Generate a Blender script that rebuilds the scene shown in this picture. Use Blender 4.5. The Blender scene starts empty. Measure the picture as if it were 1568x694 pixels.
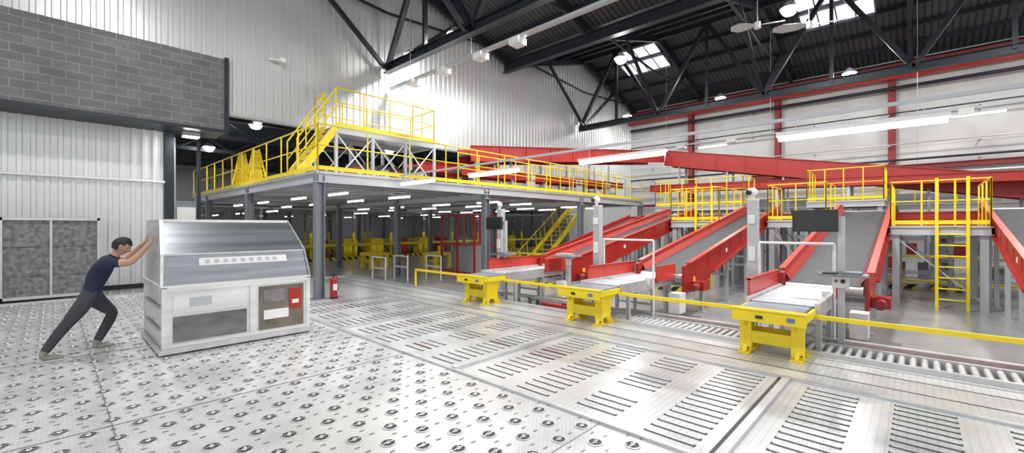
import bpy, math, random
from mathutils import Vector, Matrix
random.seed(4)
sc = bpy.context.scene
try:
    sc.view_settings.view_transform = 'Standard'
except Exception: pass

# ------------------------------------------------------------------ materials
def mat(name, col, rough=.5, metal=0., var=.0, vscale=3., bump=0., bscale=60., emit=0., stretch=None):
    m = bpy.data.materials.new(name); m.use_nodes = True
    nt = m.node_tree; b = nt.nodes['Principled BSDF']
    b.inputs['Base Color'].default_value = (*col, 1); b.inputs['Roughness'].default_value = rough
    b.inputs['Metallic'].default_value = metal
    if emit:
        b.inputs['Emission Color'].default_value = (*col, 1); b.inputs['Emission Strength'].default_value = emit
    if var or bump:
        tc = nt.nodes.new('ShaderNodeTexCoord')
    if var:
        n = nt.nodes.new('ShaderNodeTexNoise'); n.inputs['Scale'].default_value = vscale; n.inputs['Detail'].default_value = 6
        r = nt.nodes.new('ShaderNodeValToRGB')
        r.color_ramp.elements[0].position = .3; r.color_ramp.elements[1].position = .7
        r.color_ramp.elements[0].color = (*[c*(1-var) for c in col], 1)
        r.color_ramp.elements[1].color = (*[min(1, c*(1+var)) for c in col], 1)
        src = tc.outputs['Object']
        if stretch:
            mp = nt.nodes.new('ShaderNodeMapping'); mp.inputs['Scale'].default_value = stretch
            nt.links.new(src, mp.inputs['Vector']); src = mp.outputs['Vector']
        nt.links.new(src, n.inputs['Vector']); nt.links.new(n.outputs['Fac'], r.inputs['Fac'])
        nt.links.new(r.outputs['Color'], b.inputs['Base Color'])
    if bump:
        n = nt.nodes.new('ShaderNodeTexNoise'); n.inputs['Scale'].default_value = bscale
        bp = nt.nodes.new('ShaderNodeBump'); bp.inputs['Strength'].default_value = bump; bp.inputs['Distance'].default_value = .01
        nt.links.new(tc.outputs['Object'], n.inputs['Vector']); nt.links.new(n.outputs['Fac'], bp.inputs['Height'])
        nt.links.new(bp.outputs['Normal'], b.inputs['Normal'])
    return m

def brick_mat(name, c1, c2, mortar, bw, bh, ms, axes='XY', rough=.5, metal=0., bump=.3, offset=.5, var=None, smooth=.1):
    m = bpy.data.materials.new(name); m.use_nodes = True
    nt = m.node_tree; b = nt.nodes['Principled BSDF']
    b.inputs['Roughness'].default_value = rough; b.inputs['Metallic'].default_value = metal
    tc = nt.nodes.new('ShaderNodeTexCoord'); s = nt.nodes.new('ShaderNodeSeparateXYZ'); c = nt.nodes.new('ShaderNodeCombineXYZ')
    nt.links.new(tc.outputs['Object'], s.inputs[0])
    nt.links.new(s.outputs[axes[0]], c.inputs[0]); nt.links.new(s.outputs[axes[1]], c.inputs[1])
    t = nt.nodes.new('ShaderNodeTexBrick'); nt.links.new(c.outputs[0], t.inputs['Vector'])
    t.inputs['Scale'].default_value = 1; t.inputs['Brick Width'].default_value = bw; t.inputs['Row Height'].default_value = bh
    t.inputs['Mortar Size'].default_value = ms; t.inputs['Mortar Smooth'].default_value = smooth
    t.inputs['Color1'].default_value = (*c1, 1); t.inputs['Color2'].default_value = (*c2, 1); t.inputs['Mortar'].default_value = (*mortar, 1)
    t.offset = offset
    out = t.outputs['Color']
    if var:
        n = nt.nodes.new('ShaderNodeTexNoise'); n.inputs['Scale'].default_value = var; n.inputs['Detail'].default_value = 6
        nt.links.new(tc.outputs['Object'], n.inputs['Vector'])
        mr = nt.nodes.new('ShaderNodeMapRange'); mr.inputs['From Min'].default_value = .3; mr.inputs['From Max'].default_value = .7
        mr.inputs['To Min'].default_value = .8; mr.inputs['To Max'].default_value = 1.1
        nt.links.new(n.outputs['Fac'], mr.inputs['Value'])
        mx = nt.nodes.new('ShaderNodeMix'); mx.data_type = 'RGBA'; mx.blend_type = 'MULTIPLY'; mx.inputs['Factor'].default_value = 1
        nt.links.new(out, mx.inputs['A']); nt.links.new(mr.outputs[0], mx.inputs['B']); out = mx.outputs['Result']
    nt.links.new(out, b.inputs['Base Color'])
    bp = nt.nodes.new('ShaderNodeBump'); bp.inputs['Strength'].default_value = bump; bp.inputs['Distance'].default_value = .006; bp.invert = True
    nt.links.new(t.outputs['Fac'], bp.inputs['Height']); nt.links.new(bp.outputs['Normal'], b.inputs['Normal'])
    return m

CLAD = mat('white_cladding', (.60, .61, .61), .34, .3, .04, .6)
CLADL = mat('cladding_lower', (.70, .72, .72), .35, .15, .04, .6)
BLOCK = brick_mat('concrete_block', (.12, .12, .125), (.155, .155, .16), (.22, .22, .22), .44, .2, .011, 'XZ', .85, 0, .4, .5, 2.)
PANELW = brick_mat('wall_panel', (.62, .62, .61), (.64, .64, .63), (.45, .45, .45), 6., 1.1, .012, 'YZ', .6, 0, .2, 0, .5)
DARK = mat('dark_steel', (.022, .027, .036), .45, .3, .15, 2)
ROOF = brick_mat('roof_sheet', (.05, .053, .059), (.057, .06, .067), (.016, .017, .02), 30, .22, .05, 'XY', .5, .2, .6, 0, 1., .5)
HALL = mat('concrete_floor', (.36, .37, .37), .22, 0, .12, 1.2)
PLATE = brick_mat('tread_plate', (.93, .94, .94), (.89, .90, .90), (.66, .67, .68), .06, .022, .008, 'XY', .22, .3, .5, .5, 1.3)
PLATE2 = brick_mat('tread_plate_fine', (.87, .88, .88), (.83, .84, .85), (.62, .63, .64), .022, .06, .007, 'XY', .24, .3, .5, .5, 1.5)
GALV = mat('galvanised_steel', (.56, .57, .58), .35, .5, .12, 5)
ROLLER = mat('roller_steel', (.55, .56, .57), .4, .4, .1, 8)
GALVP = mat('galvanised_sheet', (.19, .195, .195), .55, .3, .5, 11.)
STEEL = mat('painted_grey_steel', (.20, .215, .24), .45, .2, .06, 3)
LGREY = mat('light_grey_steel', (.46, .48, .50), .4, .15, .04, 3)
WHITE = mat('white_paint', (.76, .76, .75), .45)
YEL = mat('yellow_paint', (.84, .64, .012), .4, 0, .05, 4)
RED = mat('red_paint', (.38, .018, .014), .38, 0, .1, 2)
REDL = mat('red_panel_light', (.54, .045, .028), .35, 0, .08, 2)
REDD = mat('dark_red_steel', (.24, .02, .02), .5, 0, .1, 2)
BELT = mat('conveyor_belt', (.07, .073, .078), .8, 0, .12, 6)
BELTL = mat('light_belt', (.24, .27, .32), .45, .1, .08, 6)
BLACK = mat('black_rubber', (.018, .018, .02), .5)
CHROME = mat('ball_steel', (.9, .9, .91), .15, .8)
TUBE = mat('fluorescent_tube', (1, .99, .96), .3, emit=12)
LAMP = mat('lamp_lens', (1, .99, .97), .3, emit=100)
SKY = mat('skylight_pane', (.93, .96, 1), .3, emit=3)
CARD = mat('cardboard', (.30, .20, .11), .8, 0, .15, 3)
SCREEN = mat('screen', (.012, .013, .015), .15)
BLUE = mat('blue_box', (.08, .2, .5), .4)

def hazard():
    m = mat('hazard_stripes', (1, 1, 1), .5); nt = m.node_tree
    tc = nt.nodes.new('ShaderNodeTexCoord'); w = nt.nodes.new('ShaderNodeTexWave'); w.bands_direction = 'DIAGONAL'
    w.inputs['Scale'].default_value = 1.6
    r = nt.nodes.new('ShaderNodeValToRGB'); r.color_ramp.interpolation = 'CONSTANT'; r.color_ramp.elements[1].position = .5
    r.color_ramp.elements[0].color = (.02, .02, .02, 1); r.color_ramp.elements[1].color = (.85, .62, .02, 1)
    nt.links.new(tc.outputs['Object'], w.inputs['Vector']); nt.links.new(w.outputs['Fac'], r.inputs['Fac'])
    nt.links.new(r.outputs['Color'], nt.nodes['Principled BSDF'].inputs['Base Color'])
    return m
HAZ = hazard()

# ------------------------------------------------------------------ mesh builder
class MB:
    def __init__(s): s.v = []; s.f = []; s.m = []; s.sm = []; s.mats = []
    def mi(s, m):
        if m not in s.mats: s.mats.append(m)
        return s.mats.index(m)
    def add(s, vs, fs, m, smooth=False):
        o = len(s.v); s.v += [tuple(p) for p in vs]; k = s.mi(m)
        for f in fs: s.f.append(tuple(o+i for i in f)); s.m.append(k); s.sm.append(smooth)
    BF = [(0,3,2,1),(4,5,6,7),(0,1,5,4),(1,2,6,5),(2,3,7,6),(3,0,4,7)]
    def box(s, x0, x1, y0, y1, z0, z1, m):
        s.add([(x0,y0,z0),(x1,y0,z0),(x1,y1,z0),(x0,y1,z0),(x0,y0,z1),(x1,y0,z1),(x1,y1,z1),(x0,y1,z1)], s.BF, m)
    def beam(s, p, q, w, h, m):
        p = Vector(p); q = Vector(q); d = (q-p).normalized()
        up = Vector((0,0,1)) if abs(d.z) < .95 else Vector((1,0,0))
        a = d.cross(up).normalized()*w/2; b = a.cross(d).normalized()*h/2
        vs = [p-a-b, p+a-b, p+a+b, p-a+b, q-a-b, q+a-b, q+a+b, q-a+b]
        s.add(vs, [(0,1,2,3),(7,6,5,4),(0,4,5,1),(1,5,6,2),(2,6,7,3),(3,7,4,0)], m)
    def ibeam(s, p, q, w, h, m, t=.02):
        p = Vector(p); q = Vector(q); d = (q-p).normalized()
        up = Vector((0,0,1)) if abs(d.z) < .95 else Vector((1,0,0))
        a = d.cross(up).normalized(); b = a.cross(d).normalized()*(h/2-t/2)
        s.beam(p+b, q+b, w, t, m); s.beam(p-b, q-b, w, t, m); s.beam(p, q, t, h-2*t, m)
    def tube(s, p, q, r, m, n=8, r2=None):
        p = Vector(p); q = Vector(q); d = (q-p).normalized(); r2 = r if r2 is None else r2
        up = Vector((0,0,1)) if abs(d.z) < .95 else Vector((1,0,0))
        a = d.cross(up).normalized(); b = a.cross(d)
        vs = []
        for k in range(n):
            t = 2*math.pi*k/n; o = a*math.cos(t)+b*math.sin(t)
            vs += [p+o*r, q+o*r2]
        fs = [(2*k, 2*((k+1)%n), 2*((k+1)%n)+1, 2*k+1) for k in range(n)]
        s.add(vs, fs, m, True)
        s.add([vs[2*k] for k in range(n)], [tuple(range(n))[::-1]], m); s.add([vs[2*k+1] for k in range(n)], [tuple(range(n))], m)
    def sphere(s, c, r, m, n=12, k=8, sc=(1,1,1)):
        vs = [(c[0],c[1],c[2]+r*sc[2])]
        for i in range(1,k):
            for j in range(n):
                a = math.pi*i/k; b = 2*math.pi*j/n
                vs.append((c[0]+r*sc[0]*math.sin(a)*math.cos(b), c[1]+r*sc[1]*math.sin(a)*math.sin(b), c[2]+r*sc[2]*math.cos(a)))
        vs.append((c[0],c[1],c[2]-r*sc[2])); L = len(vs)-1; fs = []
        for j in range(n): fs.append((0,1+j,1+(j+1)%n)); fs.append((L,L-n+(j+1)%n,L-n+j))
        for i in range(k-2):
            for j in range(n):
                fs.append((1+i*n+j,1+(i+1)*n+j,1+(i+1)*n+(j+1)%n,1+i*n+(j+1)%n))
        s.add(vs, fs, m, True)
    def prism(s, pts, axis, a, b, m):
        def mk(p, c):
            return {'x':(c,p[0],p[1]),'y':(p[0],c,p[1]),'z':(p[0],p[1],c)}[axis]
        n = len(pts); vs = [mk(p,a) for p in pts]+[mk(p,b) for p in pts]
        s.add(vs, [tuple(range(n)), tuple(range(2*n-1,n-1,-1))]+[(i,(i+1)%n+0,(i+1)%n+n,i+n)[::-1] for i in range(n)], m)
    def railing(s, pts, h=1.1, m=None, r=.02, step=1.2, toe=True, mid=True):
        m = m or YEL
        for p, q in zip(pts[:-1], pts[1:]):
            p = Vector(p); q = Vector(q); L = (q-p).length; n = max(1, round(L/step)); z = Vector((0,0,1))
            s.tube(p+z*h, q+z*h, r, m, 6)
            if mid: s.tube(p+z*h*.55, q+z*h*.55, r*.8, m, 6)
            if toe: s.beam(p+z*.08, q+z*.08, .015, .1, m)
            for i in range(n+1): a = p.lerp(q, i/n); s.tube(a, a+z*h, r, m, 6)
    def obj(s, name, bevel=0):
        me = bpy.data.meshes.new(name); me.from_pydata(s.v, [], s.f)
        for m in s.mats: me.materials.append(m)
        me.polygons.foreach_set('material_index', s.m); me.polygons.foreach_set('use_smooth', s.sm)
        me.update(); o = bpy.data.objects.new(name, me); sc.collection.objects.link(o)
        if bevel:
            b = o.modifiers.new('bevel', 'BEVEL'); b.width = bevel; b.segments = 2; b.limit_method = 'ANGLE'
        return o

def zr(u):
    t = ((u-2) % 13)/6.5
    return 9.75+1.95*(1-abs(t-1))
FL = -.3

# ------------------------------------------------------------------ room shell
def corr(mb, a, b, c, zb, zt, m, pitch=.25, dep=.045, axis='u', sgn=-1):
    xs = []; x = a
    while x < b:
        for t, o in ((0,0),(.5,0),(.6,1),(.9,1)):
            if x+t*pitch < b: xs.append((x+t*pitch, o*dep))
        x += pitch
    xs.append((b, 0)); vs = []
    for x, o in xs:
        y = c+sgn*o
        for z in (zb, zt(x)): vs.append((x,y,z) if axis == 'u' else (y,x,z))
    mb.add(vs, [(2*i,2*i+2,2*i+3,2*i+1) for i in range(len(xs)-1)], m)

w = MB()
corr(w, -9, 3.5, 14.75, 6.58, lambda u: zr(u), CLAD)
corr(w, 3.5, 13, 14.75, 5.05, lambda u: zr(u), CLAD)
corr(w, 13, 28, 14.75, 3.1, lambda u: zr(u), CLAD)
corr(w, 20.6, 28, 14.78, FL, lambda u: 3.1, CLAD)
w.box(3.46, 13, 14.68, 14.95, 4.97, 5.06, LGREY)
w.box(-9, 3.46, 14.76, 15.0, 6.4, 6.58, DARK)
w.tube((4.6,14.65,6.9),(4.9,14.5,6.9),.03,WHITE); w.box(4.85,5.0,14.4,14.6,6.83,6.95,WHITE)
w.obj('wall_back')
w = MB(); w.box(-9, 3.46, 14.66, 14.9, 4.5, 6.56, BLOCK); w.box(-9, 3.46, 14.64, 15.9, 4.42, 4.5, DARK)
w.box(3.42, 3.52, 14.6, 14.9, 4.42, 6.6, DARK)
w.obj('wall_blockwork')
w = MB(); corr(w, -9, 2.2, 15.8, FL, lambda u: 4.42, CLADL, .23, .04)
w.tube((-9,15.68,2.96),(2.2,15.68,2.96),.035,WHITE,8); w.box(-9,2.2,15.7,15.8,0,.12,DARK)
w.obj('wall_left')
w = MB(); w.box(28, 28.2, -9, 15, FL, 9.8, PANELW); w.obj('wall_right')
w = MB()
w.box(-9, 36, 41, 41.2, FL, 7, CLADL)
w.box(2.2, 36, 15.3, 41, 6.4, 6.5, DARK)
w.box(36, 36.2, 15, 41, FL, 7, CLADL); w.box(-9, -8.9, 15.9, 41, FL, 7, CLADL)
corr(w, 15.95, 41, 1.9, FL, lambda u: 6.4, CLADL, axis='v', sgn=1)
w.obj('wall_rear_room')
w = MB()
for v in (18.5,22.5,27,32):
    w.ibeam((2,v,5.7),(30,v,5.7),.16,.2,DARK)
    for i in range(12): w.beam((2+2.3*i,v,5.7),(3.15+2.3*i,v,6.35),.07,.07,DARK); w.beam((3.15+2.3*i,v,6.35),(4.3+2.3*i,v,5.7),.07,.07,DARK)
w.obj('rear_roof_truss')
f = MB(); f.box(-12, 36.2, -9, 41.2, FL-.2, FL, HALL); f.obj('floor')

r = MB()
for a in (-11, -4.5, 2, 8.5, 15, 21.5):
    b = a+6.5
    vs = [(a,-9,zr(a+1e-4)),(b,-9,zr(b-1e-4)),(b,15,zr(b-1e-4)),(a,15,zr(a+1e-4))]
    vs += [(x,y,z+.12) for x,y,z in vs]
    r.add(vs, MB.BF, ROOF)
r.obj('ceiling')
for k, v0 in enumerate((10.2, 1.3, -5)):
    s = MB(); u0, u1 = 21.9, 24.1
    a = Vector((u0, v0, zr(u0)-.05)); b = Vector((u1, v0, zr(u1)-.05)); dv = Vector((0,2.6,0))
    s.add([a, b, b+dv, a+dv], [(0,3,2,1)], SKY)
    for i in range(5): s.beam((u0,v0+.65*i,zr(u0)-.07),(u1,v0+.65*i,zr(u1)-.07),.06,.06,STEEL)
    for i in range(3):
        u = u0+(u1-u0)*i/2; s.beam((u,v0,zr(u)-.07),(u,v0+2.6,zr(u)-.07),.08,.08,STEEL)
    s.obj('window_%d' % (k+1))

def girder(u, zc, v0=-8, v1=14.6):
    t = MB()
    t.ibeam((u,v0,zc),(u,v1,zc),.26,.3,DARK); t.beam((u,v0,zr(u)-.25),(u,v1,zr(u)-.25),.2,.24,DARK)
    v = v1-.1; k = 0; st = 2.4; top = zr(u)-.25
    while v-st > v0:
        t.beam((u,v,zc),(u,v-st,top),.17,.17,DARK) if k % 2 == 0 else t.beam((u,v,top),(u,v-st,zc),.17,.17,DARK)
        if k % 2 == 0: t.beam((u,v-st,zc),(u,v-st,top),.13,.13,DARK)
        v -= st; k += 1
    return t
girder(21.3, 7.45).obj('roof_truss')
girder(8.6, 7.6).obj('roof_truss')
g = MB()
for v in (14.3, 9.8, 5.0, .2, -4.6):
    for c in (8.5, 21.5):
        for sx in (-1, 1):
            a = (c, v, zr(c)-.25); b = (c+sx*6.4, v, zr(c+sx*6.4)-.2)
            g.ibeam(a, b, .16, .36, DARK)
            g.beam((c-.1, v, 7.55), (c+sx*3.4, v, zr(c+sx*3.4)-.3), .12, .14, DARK)
            g.beam((c, v, 9.6), (c+sx*4.9, v, zr(c+sx*4.9)-.3), .08, .08, DARK)
for c in (2, 15, 28):
    u = 27.75 if c == 28 else c
    g.ibeam((u, -8, 9.35), (u, 14.6, 9.35), .3, .45, DARK)
for c in (8.5, 21.5):
    for sx in (-1, 1):
        for i in range(1, 5):
            u = c+sx*1.3*i; g.beam((u,-8,zr(u)-.09),(u,14.6,zr(u)-.09),.09,.16,DARK)
g.obj('roof_rafters')

g = MB()
for v in (10.5, 5.7, .9, -3.9): g.ibeam((27.85,v,FL),(27.85,v,9.5),.28,.32,REDD)
g.beam((27.45,-8,8.95),(27.45,14.6,8.95),.4,.5,RED)
g.beam((27.6,-8,9.4),(27.6,14.6,9.4),.3,.12,REDD)
g.ibeam((27.7,-8,4.5),(27.7,7,4.5),.2,.24,REDD)
g.ibeam((27.75,-8,3.1),(27.75,14,3.1),.14,.16,REDD)
g.obj('wall_column_frame')
g = MB()
for z, rr, mm in ((4.85,.05,DARK),(4.15,.07,GALV),(6.9,.04,GALV),(8.3,.08,DARK),(7.1,.03,DARK),(5.6,.03,GALV)):
    g.tube((27.5,-8,z),(27.5,14.5,z),rr,mm,8)
for v in range(-8,15,3):
    for z in (4.85,4.15,6.9,8.3,7.1,5.6): g.beam((27.5,v,z-.06),(28,v,z-.06),.05,.05,GALV)
g.obj('wall_pipes')

# ------------------------------------------------------------------ ball deck
d = MB(); DE = 6.95
d.box(-9, 3.25, -6, 14.3, FL, 0, PLATE)
d.box(3.25, 5.6, -6, 9.9, FL, 0, PLATE2)
d.box(3.25, DE, 9.9, 14.3, FL, 0, PLATE)
d.box(5.6, DE, -6, 9.9, FL, 0, PLATE2)
d.box(-9,DE,14.3,14.38,FL,.03,GALV)
d.obj('raised_deck')
d = MB()
for v in (-1.9, 1.05, 4.0, 6.95): d.beam((3.25,v,.02),(5.6,v,.02),.07,.04,GALV); d.beam((3.25,v+.07,.006),(5.6,v+.07,.006),.03,.012,BLACK)
d.beam((3.25,-1.9,.012),(3.25,9.9,.012),.05,.024,GALV)
d.beam((5.6,-6,.012),(5.6,9.9,.012),.06,.024,GALV)
for u in (6.0, 6.45): d.beam((u,-6,.004),(u,14.2,.004),.012,.006,STEEL)
d.beam((6.9,-6,.03),(6.9,14.2,.03),.07,.06,GALV)
for v in (2.0, 5, 8, 11): d.beam((-9,v,.002),(3.25,v,.002),.01,.004,STEEL)
for u in (-2.6,.35,): d.beam((u,-6,.002),(u,14.2,.002),.01,.004,STEEL)
d.obj('deck_frame_rails')
b = MB(); row = 0; v = .2
while v < 14.1:
    u = -3 + (.16 if row % 2 else 0)
    while u < 3.15:
        n = 12
        def ring(r0, z0, r1, z1, m):
            vs = []
            for k in range(n):
                c, s_ = math.cos(2*math.pi*k/n), math.sin(2*math.pi*k/n)
                vs += [(u+r0*c, v+r0*s_, z0), (u+r1*c, v+r1*s_, z1)]
            b.add(vs, [(2*k, 2*((k+1)%n), 2*((k+1)%n)+1, 2*k+1) for k in range(n)], m, True)
        ring(.066,.001,.062,.008,GALV); ring(.062,.008,.052,.008,GALV); ring(.052,.008,.048,.0045,BLACK); ring(.048,.0045,.0,.0045,BLACK)
        b.sphere((u,v,.006),.02,CHROME,8,4)
        b.box(u-.045,u+.045,v-.006,v+.006,.004,.011,CHROME)
        b.box(u+.13,u+.17,v-.008,v+.008,.0,.004,STEEL)
        b.box(u+.1,u+.14,v+.1,v+.112,.0,.004,STEEL)
        u += .32
    v += .235; row += 1
b.obj('ball_transfer_units')
s = MB()
for v0 in (-4.85, -1.9, 1.05, 4.0, 6.95):
    for ci, cv in enumerate((.2, .92, 1.64, 2.32)):
        L = .42
        u = 3.4 + (.07 if ci % 2 else 0); k = 0
        while u < 5.5:
            if not (ci == 1 and k % 6 > 3):
                s.box(u-.018, u+.018, v0+cv, v0+cv+L, .001, .004, BLACK)  # flat black strip, stands in for the shade inside an open slot
                mm = REDD if random.random() < .03 else ROLLER
                s.tube((u+.005, v0+cv+.015, .0),(u+.005, v0+cv+L-.015, .0),.010, mm, 8)
            u += .13; k += 1
s.obj('deck_slot_rollers')

p = MB()
for u in (7.1, 7.85): p.box(u-.03, u+.03, -6, 4.9, -.16, -.02, GALV)
v = -5.9
while v < 4.8:
    p.tube((7.12,v,-.07),(7.83,v,-.07),.035,ROLLER,8); v += .11
for v in range(-5, 5, 2):
    for u in (7.1,7.85): p.box(u-.025,u+.025,v-.03,v+.03,FL,-.15,STEEL)
p.obj('roller_conveyor')
p = MB()
for u, z in ((8.1,.0),(8.4,-.05)):
    p.box(u-.03,u+.03,-6,9,z-.08,z,GALV)
    for v in range(-5,10,2): p.box(u-.03,u+.03,v-.03,v+.03,FL,z-.05,STEEL)
for v in range(-6,9,1): p.box(8.1,8.4,v-.02,v+.02,-.14,-.08,REDD if v%3==0 else STEEL)
for a_ in (-5,-1.2,1.6,4.6): p.box(7.93,7.99,a_,a_+1.9,FL,-.1,RED)
p.obj('guide_rail_track')

# ------------------------------------------------------------------ mezzanine
U0, U1, V0, V1 = 4.17, 20.4, 10.1, 23
m = MB()
m.box(U0, U1, V0, V1, 2.94, 3.0, GALV)
for (a, c) in (((U0,V0+.06,2.86),(U1,V0+.06,2.86)),((U0+.06,V0,2.86),(U0+.06,V1,2.86)),((U1-.06,V0,2.86),(U1-.06,V1,2.86)),((U0,V1,2.86),(U1,V1,2.86))):
    m.ibeam(a, c, .14, .26, LGREY)
v = V0+.7
while v < V1: m.ibeam((U0+.1,v,2.84),(U1-.1,v,2.84),.08,.2,LGREY,.012); v += .7
for u in (9.6, 15): m.ibeam((u,V0,2.72),(u,V1,2.72),.16,.26,LGREY)
cols = [(u,v) for u in (4.27, 9.6, 15, 20.3) for v in (10.2, 15.4, 20.6)]
for (u, v) in cols:
    zb = 0 if (u < 6.8 and v < 14.3) else FL
    m.ibeam((u,v,zb),(u,v,2.9),.2,.2,STEEL,.02)
    m.box(u-.16,u+.16,v-.16,v+.16,zb,zb+.025,STEEL)
m.obj('mezzanine_platform')
m = MB(); m.railing([(U0+.05,V1,3.0),(U0+.05,V0+.05,3.0),(U1,V0+.05,3.0)]); m.obj('mezzanine_railing')

m = MB(); a, b_, c, e = 5.5, 8.9, 12, 13.4
m.box(a,b_,c,e,4.48,4.54,GALV)
for (p,q) in (((a,c,4.45),(b_,c,4.45)),((a,e,4.45),(b_,e,4.45)),((a,c,4.45),(a,e,4.45)),((b_,c,4.45),(b_,e,4.45))): m.ibeam(p,q,.1,.2,LGREY)
for u in (a,a+1.13,a+2.27,b_):
    for v in (c,e): m.box(u-.04,u+.04,v-.04,v+.04,3.0,4.4,LGREY)
for i in range(3):
    u=a+1.13*i
    for vv in (c,e):
        m.tube((u,vv,3.05),(u+1.13,vv,4.35),.022,WHITE,6); m.tube((u+1.13,vv,3.05),(u,vv,4.35),.022,WHITE,6)
m.railing([(a,c,4.54),(b_,c,4.54),(b_,e,4.54),(a,e,4.54)],step=.85)
m.railing([(a,c+.75,4.54),(a,e,4.54)],step=.8)
for vv in (c, c+.7):
    m.beam((4.45,vv,3.05),(a,vv,4.5),.05,.2,YEL)
    m.tube((4.45,vv,4.05),(a,vv,5.6),.022,YEL); m.tube((4.45,vv,3.55),(a,vv,5.1),.018,YEL); m.tube((4.45,vv,3.0),(4.45,vv,4.05),.022,YEL); m.tube((4.95,vv,3.7),(4.95,vv,4.85),.022,YEL)
for i in range(7): t=(i+.5)/7; m.box(4.4+1.05*t,4.62+1.05*t,c,c+.7,3.02+1.5*t,3.05+1.5*t,GALV)
m.obj('access_platform')
m = MB()
for i in range(6):
    u = 6.2+.45*i; m.box(u,u+.26,12.3,13.1,3.0,3.5,(RED,STEEL,LGREY)[i%3]); m.box(u+.05,u+.2,12.35,13,3.5,3.65,BLACK)
    m.tube((u+.13,12.3,3.25),(u+.13,12.2,3.25),.09,GALV,12)
m.obj('drive_machinery')
def aframe(u,v):
    m = MB()
    for s_ in (-.28,.28):
        m.tube((u+s_,v-.3,3.0),(u+s_*.3,v,4.35),.03,YEL); m.tube((u+s_,v+.3,3.0),(u+s_*.3,v,4.35),.03,YEL)
    for i in range(1,9):
        t=i/9; k=.28*(1-.7*t); m.beam((u-k,v-.3*(1-t),3+1.35*t),(u+k,v-.3*(1-t),3+1.35*t),.05,.03,YEL)
    m.prism([(u-.27,3.02),(u+.27,3.02),(u+.08,4.3),(u-.08,4.3)],'y',v+.0,v+.02,YEL)
    m.obj('yellow_step_ladder')
aframe(4.75,16.4); aframe(4.7,17.8)

def belt(name, p, q, w, m1=RED, hgt=.45, legs=None, step=2.5, belt_m=BELT):
    m = MB(); p = Vector(p); q = Vector(q); d = q-p; lat = Vector((d.y,-d.x,0)).normalized()
    for s_ in (-1,1):
        m.beam(p+lat*s_*w/2, q+lat*s_*w/2, .05, hgt, m1)
        for zz in (-1,1): m.beam(p+lat*s_*(w/2+.03)+Vector((0,0,zz*hgt/2)), q+lat*s_*(w/2+.03)+Vector((0,0,zz*hgt/2)), .1, .03, m1)
        n = int(d.length/1.2)
        for i in range(1,n):
            a = p.lerp(q,i/n)+lat*s_*(w/2+.035); m.beam(a-Vector((0,0,hgt/2)),a+Vector((0,0,hgt/2)),.03,.03,m1)
    m.beam(p+Vector((0,0,.02)), q+Vector((0,0,.02)), w-.05, .05, belt_m)
    if legs is not None:
        n = max(1,int(d.length/step))
        for i in range(n+1):
            a = p.lerp(q,(i+.3)/(n+.6))
            for s_ in (-1,1):
                o = a+lat*s_*(w/2-.05); m.beam((o.x,o.y,legs),(o.x,o.y,o.z-.1),.08,.08,LGREY)
            zz = (a.z+legs)/2
            m.beam(Vector((a.x,a.y,zz))+lat*(w/2-.05), Vector((a.x,a.y,zz))-lat*(w/2-.05),.05,.05,LGREY)
    return m.obj(name)
belt('overhead_belt_conveyor',(10.5,12.3,4.35),(21.4,9.9,5.25),1.0,RED,.55)
belt('overhead_belt_conveyor',(9.2,13.9,3.9),(13.5,13.9,4.2),.9,RED,.35,3.0)
belt('overhead_belt_conveyor',(22,9.4,5.2),(22,-5.5,2.45),1.0,RED,.75,FL,2.4)
belt('mezzanine_conveyor',(9.3,11.4,3.55),(20,11.4,3.75),.8,RED,.25,3.0,2)
m = MB()
u=10.8
while u < 20.3:
    for v in (12.0,12.9): m.box(u-.03,u+.03,v-.03,v+.03,3.0,4.1+.08*(u-10),LGREY)
    m.beam((u,12.0,4.0),(u,12.9,4.0),.06,.06,LGREY)
    m.beam((u,12.0,3.1),(u,12.9,4.0),.03,.03,STEEL); u+=1.9
m.railing([(9,10.85,3.0),(20,10.85,3.0)],step=.9,toe=False)
m.railing([(15,13.4,3.9),(20.2,13.4,4.1)],step=.9,toe=False)
for u in (15,17.5,20.2): m.box(u-.04,u+.04,13.36,13.44,3.0,4.0,LGREY)
for u in (12.5,15.8,18.2): m.box(u,u+.5,10.95,11.0,3.1,3.9,LGREY); m.box(u+.1,u+.25,10.93,10.95,3.5,3.75,STEEL)
m.obj('conveyor_support_frames')

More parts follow.
